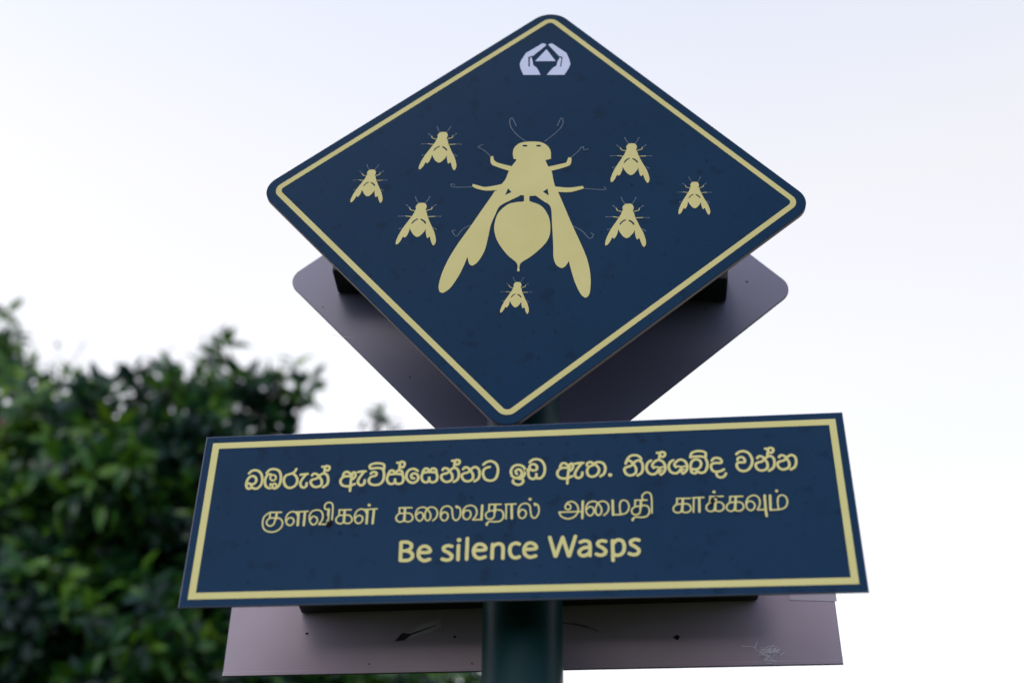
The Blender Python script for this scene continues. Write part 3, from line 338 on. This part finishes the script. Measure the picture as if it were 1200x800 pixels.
# grime: a few squashed insects and splashes on the print
def splat(parent, x, z, r, y, m=None, name='stain', n=14, sx=1, sz=1, rot=0):
    P = []
    for k in range(n):
        a = 2*math.pi*k/n; q = r*random.uniform(.55, 1.15); u, v = math.cos(a)*q*sx, math.sin(a)*q*sz
        P.append((x+u*math.cos(rot)-v*math.sin(rot), 0, z+u*math.sin(rot)+v*math.cos(rot)))
    return obj(name, mesh(name, P, [tuple(range(n))], [m or M['grime']]), parent, None, (0, y, 0))
splat(tp, -.2600, -.0165, .0045, -.0008, sx=.8, sz=1.6); splat(tp, -.2625, -.0065, .0022, -.0008, sx=.7, sz=1.5); splat(tp, -.2560, -.0140, .0026, -.0008, sz=2)
splat(tp, .2600, .0015, .0034, -.0008, sx=1.2); splat(tp, .2575, -.0035, .0022, -.0008, sx=1.3, rot=-.6); splat(tp, .2650, .0075, .0020, -.0008, sx=1.6, rot=-.4)
for x, z, r in ((.10, -.125, .0012), (-.36, -.10, .0014), (-.02, .103, .0010)): splat(tp, x, z, r, -.0008)
for x, z, r in ((-.233, .62, .0016), (.178, .585, .0018), (.30, .63, .0014), (-.075, .75, .0012), (.02, .30, .0012), (-.18, .43, .0011), (.14, .40, .0013)): splat(dp, x, z, r, -.0008)

# rear panels, seen from behind: brown film backs
RY = .2576
rotz = -.0035; c_, s_ = math.cos(rotz), math.sin(rotz)
PR = [(-.002+a*c_-b*s_, .0116+a*s_+b*c_) for a, b in ((-.45, -.1349), (.45, -.1349), (.45, .1349), (-.45, .1349))]
rp = panel('text_panel', PR, 0, .004, S, RY-.004+.0005, 1, 'back of the rear text panel, bare brown film')
border(PR, .0112, .0208, 0, rp, .0044, M['rectyellow'], 1)
PQ = diamond_pts(.0124, .5876, DS, -.0724)
rd = panel('diamond_panel', PQ, .031, .004, S, RY-.004+.0005, 1, 'back of the rear diamond panel, bare brown film')
border(PQ, .0160, .0255, .0225, rd, .0044, M['yellow'], 1)
BY = -.0006
def ribbon(pts, r, parent, m, name='scratch', y=BY):
    me = print_mesh(name, [(r, 0, [(a*1e4, b*1e4) for a, b in pts])], m=m)
    return obj(name, me, parent, None, (0, y, 0))
for k in range(46):
    x = .340+random.gauss(0, .0075); z = -.106+random.gauss(0, .0055); a = random.gauss(.35, .55); l = random.uniform(.004, .013)
    ribbon([(x, z), (x+l*.5*math.cos(a), z+l*.5*math.sin(a)), (x+l*math.cos(a), z+l*math.sin(a)+random.uniform(-.002, .002))], random.uniform(1.5, 5), rp, M['scratch'], y=BY-.00003*k)
ribbon([(.306, -.094), (.318, -.0945), (.325, -.096)], 4, rp, M['scratch'])
obj('hem', mesh('hem', [(-.4520, -.0006, -.1213), (.4470, -.0006, -.1245), (.4470, -.0006, -.1190), (-.4520, -.0006, -.1158), (-.4520, 0, -.1148), (.4470, 0, -.1180)], [(0, 1, 2, 3), (3, 2, 5, 4)], [M['film']]), rp, 'folded lower hem of the film', (0, BY+.0002, 0))
# torn scrap of film with a sharp tail
obj('film_scrap', mesh('film_scrap', [(-.2005, 0, -.0735), (-.186, 0, -.0715), (-.178, 0, -.0690), (-.150, 0, -.0605), (-.136, 0, -.0535), (-.1345, 0, -.041), (-.142, 0, -.0405), (-.1615, 0, -.0475), (-.176, 0, -.0585), (-.190, 0, -.0635)], [tuple(range(10))], [M['tapelight']]), rp, 'torn pale scrap of film', (0, BY, 0))
obj('film_scrap', mesh('film_scrap', [(-.2005, 0, -.0735), (-.186, 0, -.0722), (-.176, 0, -.064), (-.140, 0, -.0505), (-.1395, 0, -.0490), (-.178, 0, -.0618), (-.190, 0, -.0605)], [tuple(range(7))], [M['tape']]), rp, 'dark torn tail of the scrap', (0, BY-.0003, 0))
ribbon([(-.135, -.038), (-.1345, -.046), (-.133, -.053)], 12, rp, M['tapelight'], 'film_scrap')
obj('tape_strip', mesh('tape_strip', [(.383, 0, -.0235), (.4505, 0, -.0275), (.4505, 0, -.006), (.3805, 0, -.006)], [(0, 1, 2, 3)], [M['tapelight']]), rp, None, (0, BY, 0))
for x, z, r in ((-.3322, -.0574, .0022), (-.1114, -.0687, .0024), (.2134, -.0785, .0042), (-.236, -.108, .0014), (-.085, -.111, .0016)): splat(rp, x, z, r, BY, sx=random.uniform(.8, 1.4))
for x, z, r in ((.375, .575, .0018), (.30, .52, .0015), (-.36, .555, .0014), (-.2, .40, .0016)): splat(rd, x, z, r, BY)
ribbon([(-.34, .495), (-.325, .49), (-.30, .485)], 2.5, rd, M['scratch'])
ribbon([(.045, -.05), (.075, -.056), (.10, -.065)], 6, rp, M['tape']); ribbon([(.06, -.05), (.085, -.058)], 4, rp, M['tape'])

# square tubes welded to the pole, one behind each panel
def cross_tube(x0, x1, z0, z1, y0, y1, rot, cxz, label):
    V = [(x, yy, z) for x in (x0, x1) for yy in (y0, y1) for z in (z0, z1)]
    c, s = math.cos(rot), math.sin(rot)
    V = [(cxz[0]+(x-cxz[0])*c-(z-cxz[1])*s, yy, cxz[1]+(x-cxz[0])*s+(z-cxz[1])*c) for x, yy, z in V]
    F = [(0, 1, 3, 2), (4, 6, 7, 5), (0, 4, 5, 1), (2, 3, 7, 6), (0, 2, 6, 4), (1, 5, 7, 3)]
    me = bevel_mesh(mesh('cross_tube', V, F, [M['tube']]), .004, 2)
    obj('cross_tube', me, S, label)
cross_tube(-.337, .337, .557, .617, .190, .2532, -.078, (0, .557), 'black square tube behind the rear diamond')
cross_tube(-.337, .337, .557, .617, .0148, .072, -.088, (0, .557), 'black square tube behind the front diamond')
cross_tube(-.344, .336, -.0255, .034, .190, .2532, .003, (0, 0), 'black square tube behind the rear text panel')
cross_tube(-.344, .336, -.0255, .034, .0042, .072, .0, (0, 0), 'black square tube behind the front text panel')

# ------------------------------------------------------------------ trees
def leaf_geo(L, Wd, curl=.15):
    return [Vector((0, 0, 0)), Vector((.33*L, Wd*.46, .10*Wd)), Vector((.36*L, 0, -.05*L*curl)), Vector((.33*L, -Wd*.46, .10*Wd)), Vector((.72*L, Wd*.36, .06*Wd-curl*.25*L)), Vector((.74*L, 0, -curl*.32*L)), Vector((.72*L, -Wd*.36, .06*Wd-curl*.25*L)), Vector((L, 0, -curl*.7*L))]
LF = [(0, 2, 1), (0, 3, 2), (1, 2, 5, 4), (2, 3, 6, 5), (4, 5, 7), (5, 6, 7)]
protos = []
for k in range(4):
    me = mesh('leaf', leaf_geo(.125+.015*k, .05+.004*k, .1+.12*k), LF, [M['leaf']], smooth=True)
    at = me.attributes.new('young', 'FLOAT', 'POINT'); at.data.foreach_set('value', [.05+.05*k]*8); protos.append(me)
def crown(parent, lumps, per, seed, nleaf_obj):
    R = random.Random(seed); V, F, Y = [], [], []; single = []
    for (c, r, young) in lumps:
        c = Vector(c); n = int(per*r*r*(.38 if c.z > 6.8 else 1))
        for _ in range(n):
            d = Vector((R.gauss(0, 1), R.gauss(0, 1), R.gauss(0, 1))).normalized()
            q = c+d*r*(R.uniform(.25, 1.0)**.55)*(1+.18*math.sin(d.x*7+c.x*3)*math.cos(d.z*6+c.y))
            axis = (d+Vector((R.gauss(0, .5), R.gauss(0, .5), R.gauss(.25, .5)))).normalized()
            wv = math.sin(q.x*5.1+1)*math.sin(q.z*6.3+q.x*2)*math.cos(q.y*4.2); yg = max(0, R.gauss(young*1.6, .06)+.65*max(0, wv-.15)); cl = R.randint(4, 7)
            for j in range(cl):
                ang = j*2.4+R.uniform(-.4, .4); a = axis.orthogonal().normalized(); b = axis.cross(a)
                ld = (axis*R.uniform(.1, .9)+(a*math.cos(ang)+b*math.sin(ang))).normalized()
                nr = (axis-ld*axis.dot(ld)+Vector((R.gauss(0, .25), R.gauss(0, .25), R.gauss(0, .25))))
                sd_ = nr.cross(ld).normalized(); nr = ld.cross(sd_)
                L = R.uniform(.12, .20); base_ = q+axis*R.uniform(-.03, .05)+ld*.008
                mt = Matrix((ld, sd_, nr)).transposed()
                if nleaf_obj and (base_-CAM).normalized().dot(fwd) > .86 and d.dot(fwd) < -.3: single.append((base_, mt, L, yg, (base_-CAM).length))
                g = leaf_geo(L, L*R.uniform(.36, .46), R.uniform(.05, .5)); b0 = len(V)
                V += [base_+mt @ p for p in g]; F += [tuple(b0+i for i in f) for f in LF]; Y += [yg]*8
    org = parent.location
    me = mesh('foliage', [v-org for v in V], F, [M['leaf']], smooth=True)
    at = me.attributes.new('young', 'FLOAT', 'POINT'); at.data.foreach_set('value', Y)
    obj('foliage', me, parent, None, kind='stuff')
    single.sort(key=lambda s: s[4])
    for k, (b, mt, L, yg, _) in enumerate(single[:nleaf_obj*3:3]):
        o = obj('leaf', protos[k % 4], parent, None)
        q = mt.to_4x4(); s = L/.14
        o.matrix_basis = Matrix.Translation(b+Vector((0, -.03, .01))-org) @ q @ Matrix.Diagonal((s, s, s, 1))
    return len(V)//8
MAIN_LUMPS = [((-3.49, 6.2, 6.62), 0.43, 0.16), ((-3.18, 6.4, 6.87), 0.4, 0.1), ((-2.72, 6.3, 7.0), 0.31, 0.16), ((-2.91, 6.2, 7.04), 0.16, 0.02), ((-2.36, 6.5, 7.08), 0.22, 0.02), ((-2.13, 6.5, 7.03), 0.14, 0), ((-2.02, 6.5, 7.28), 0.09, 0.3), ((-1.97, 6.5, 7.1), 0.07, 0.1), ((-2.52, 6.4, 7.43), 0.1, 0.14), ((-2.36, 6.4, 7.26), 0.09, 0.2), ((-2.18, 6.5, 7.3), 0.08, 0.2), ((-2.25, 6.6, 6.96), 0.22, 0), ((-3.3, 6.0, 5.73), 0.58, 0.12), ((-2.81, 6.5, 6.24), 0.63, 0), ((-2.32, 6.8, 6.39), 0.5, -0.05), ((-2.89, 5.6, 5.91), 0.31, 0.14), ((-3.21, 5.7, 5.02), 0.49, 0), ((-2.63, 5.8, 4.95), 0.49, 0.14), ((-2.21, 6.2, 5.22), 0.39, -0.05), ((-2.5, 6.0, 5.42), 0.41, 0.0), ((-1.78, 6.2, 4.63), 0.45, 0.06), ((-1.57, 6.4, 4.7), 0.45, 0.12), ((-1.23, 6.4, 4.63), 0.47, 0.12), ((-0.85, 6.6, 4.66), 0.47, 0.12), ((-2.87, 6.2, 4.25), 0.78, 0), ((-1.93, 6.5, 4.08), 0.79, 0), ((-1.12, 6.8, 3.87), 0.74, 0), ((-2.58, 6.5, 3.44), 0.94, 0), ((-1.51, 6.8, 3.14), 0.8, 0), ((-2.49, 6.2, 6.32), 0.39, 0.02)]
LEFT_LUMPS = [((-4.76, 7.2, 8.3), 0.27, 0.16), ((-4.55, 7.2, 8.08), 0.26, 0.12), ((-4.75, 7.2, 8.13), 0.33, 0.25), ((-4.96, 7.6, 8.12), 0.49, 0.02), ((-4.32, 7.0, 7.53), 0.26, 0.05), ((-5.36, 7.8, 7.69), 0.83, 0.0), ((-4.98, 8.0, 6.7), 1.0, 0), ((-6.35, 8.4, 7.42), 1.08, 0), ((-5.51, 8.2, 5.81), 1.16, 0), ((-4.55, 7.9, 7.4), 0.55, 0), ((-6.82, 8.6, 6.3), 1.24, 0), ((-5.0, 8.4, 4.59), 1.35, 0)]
def limb(name, parent, pts, rads, n=12):
    org = parent.location; rr = [r for r in rads]
    V, F = tube([Vector(p)-org for p in pts], rr, n)
    return obj(name, mesh(name, V, F, [M['bark']], smooth=True), parent)
T1 = thing('broadleaf_tree', 'dark broadleaf tree with glossy leaves right behind the left end of the text panel', 'tree', (-2.3, 6.9, 0))
limb('trunk', T1, [(-2.3, 6.9, -.1), (-2.25, 6.9, 1.2), (-2.35, 6.85, 2.4), (-2.3, 6.8, 3.4)], [.17, .14, .125, .10], 16)
for pts, r in (([(-2.3, 6.8, 3.3), (-2.6, 6.6, 4.3), (-2.9, 6.4, 5.5), (-3.15, 6.4, 6.7)], .07), ([(-2.33, 6.8, 3.0), (-2.2, 6.7, 4.4), (-2.3, 6.6, 5.8), (-2.35, 6.45, 6.95)], .065), ([(-2.3, 6.8, 3.2), (-1.7, 6.7, 3.9), (-1.2, 6.5, 4.5), (-.85, 6.6, 4.9)], .055), ([(-2.3, 6.85, 3.4), (-2.0, 6.7, 4.6), (-1.65, 6.65, 5.9), (-1.42, 6.6, 6.98)], .035)):
    limb('limb', T1, catmull([tuple(p) for p in pts], 4), [r*(1-.8*i/12) for i in range(13)], 8)
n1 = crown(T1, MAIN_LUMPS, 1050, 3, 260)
T2 = thing('broadleaf_tree', 'taller broadleaf tree rising at the left edge of the picture', 'tree', (-5.4, 8.3, 0))
limb('trunk', T2, [(-5.4, 8.3, -.1), (-5.35, 8.3, 2), (-5.5, 8.3, 4), (-5.4, 8.2, 5.6)], [.22, .18, .15, .10], 16)
for pts, r in (([(-5.4, 8.2, 4.6), (-5.2, 8.1, 5.8), (-5.1, 8.0, 7.0), (-5.03, 7.7, 8.4)], .06), ([(-5.45, 8.3, 4.2), (-5.9, 8.4, 5.6), (-6.3, 8.4, 7.3)], .07), ([(-5.4, 8.3, 4.4), (-6.2, 8.5, 5.2), (-6.8, 8.6, 6.3)], .06)):
    q = catmull([tuple(p) for p in pts], 4); limb('limb', T2, q, [r*(1-.8*i/(len(q)-1)) for i in range(len(q))], 8)
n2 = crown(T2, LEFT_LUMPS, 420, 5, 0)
# thin outer twigs with a few leaves that stand clear of the crowns
def twig(parent, a, b, n, spread, seed, size=1.0):
    R = random.Random(seed); a, b = Vector(a), Vector(b); org = parent.location
    V, F = tube([a-org, (a+b)/2-org+Vector((.02, 0, .01)), b-org], [.008, .006, .003], 6)
    tw = obj('twig', mesh('twig', V, F, [M['bark']]), parent)
    V, F = [], []
    for k in range(n):
        q = a.lerp(b, R.uniform(.45, 1))+Vector((R.gauss(0, spread), R.gauss(0, spread), R.gauss(0, spread*.8)))
        ld = Vector((R.gauss(0, 1), R.gauss(0, 1), R.gauss(.5, .8))).normalized(); sd_ = ld.orthogonal().normalized(); nr = ld.cross(sd_)
        mt = Matrix((ld, sd_, nr)).transposed(); b0 = len(V); L = R.uniform(.07, .12)*size
        V += [q-org+mt @ p for p in leaf_geo(L, L*.42, .3)]; F += [tuple(b0+i for i in f) for f in LF]
    me = mesh('twig_leaves', V, F, [M['leaf']], smooth=True); at = me.attributes.new('young', 'FLOAT', 'POINT'); at.data.foreach_set('value', [.1]*len(V))
    obj('twig_leaves', me, tw, None)
twig(T1, (-1.45, 6.6, 6.75), (-1.40, 6.6, 7.04), 8, .035, 1)
twig(T1, (-1.42, 6.6, 6.9), (-1.39, 6.6, 7.06), 16, .018, 21, 1.1)
twig(T1, (-1.55, 6.6, 6.7), (-1.49, 6.6, 6.92), 5, .03, 2, .8)
twig(T1, (-1.42, 6.6, 6.8), (-1.30, 6.6, 6.93), 3, .03, 4, .8)
twig(T1, (-2.52, 6.4, 7.3), (-2.60, 6.4, 7.62), 12, .04, 3, 1.7)
twig(T1, (-2.05, 6.5, 7.2), (-1.93, 6.5, 7.05), 10, .035, 6, 1.6)
twig(T1, (-2.0, 6.5, 7.2), (-1.88, 6.5, 7.33), 8, .03, 7, 1.5)
twig(T1, (-2.9, 6.4, 7.1), (-2.95, 6.4, 7.36), 9, .05, 8, 1.4)
twig(T1, (-3.3, 6.4, 6.9), (-3.4, 6.4, 7.25), 8, .06, 9)
twig(T1, (-2.2, 6.5, 7.2), (-2.10, 6.6, 7.50), 6, .04, 10, .7)
T3 = T2
twig(T2, (-4.6, 7.7, 8.0), (-4.35, 7.7, 8.45), 14, .10, 11, .5)
twig(T2, (-4.4, 7.7, 7.9), (-4.1, 7.6, 8.55), 12, .12, 12, .5)
twig(T2, (-4.3, 7.7, 7.5), (-3.9, 7.6, 8.1), 14, .12, 13, .6)
print('leaves', n1, n2)
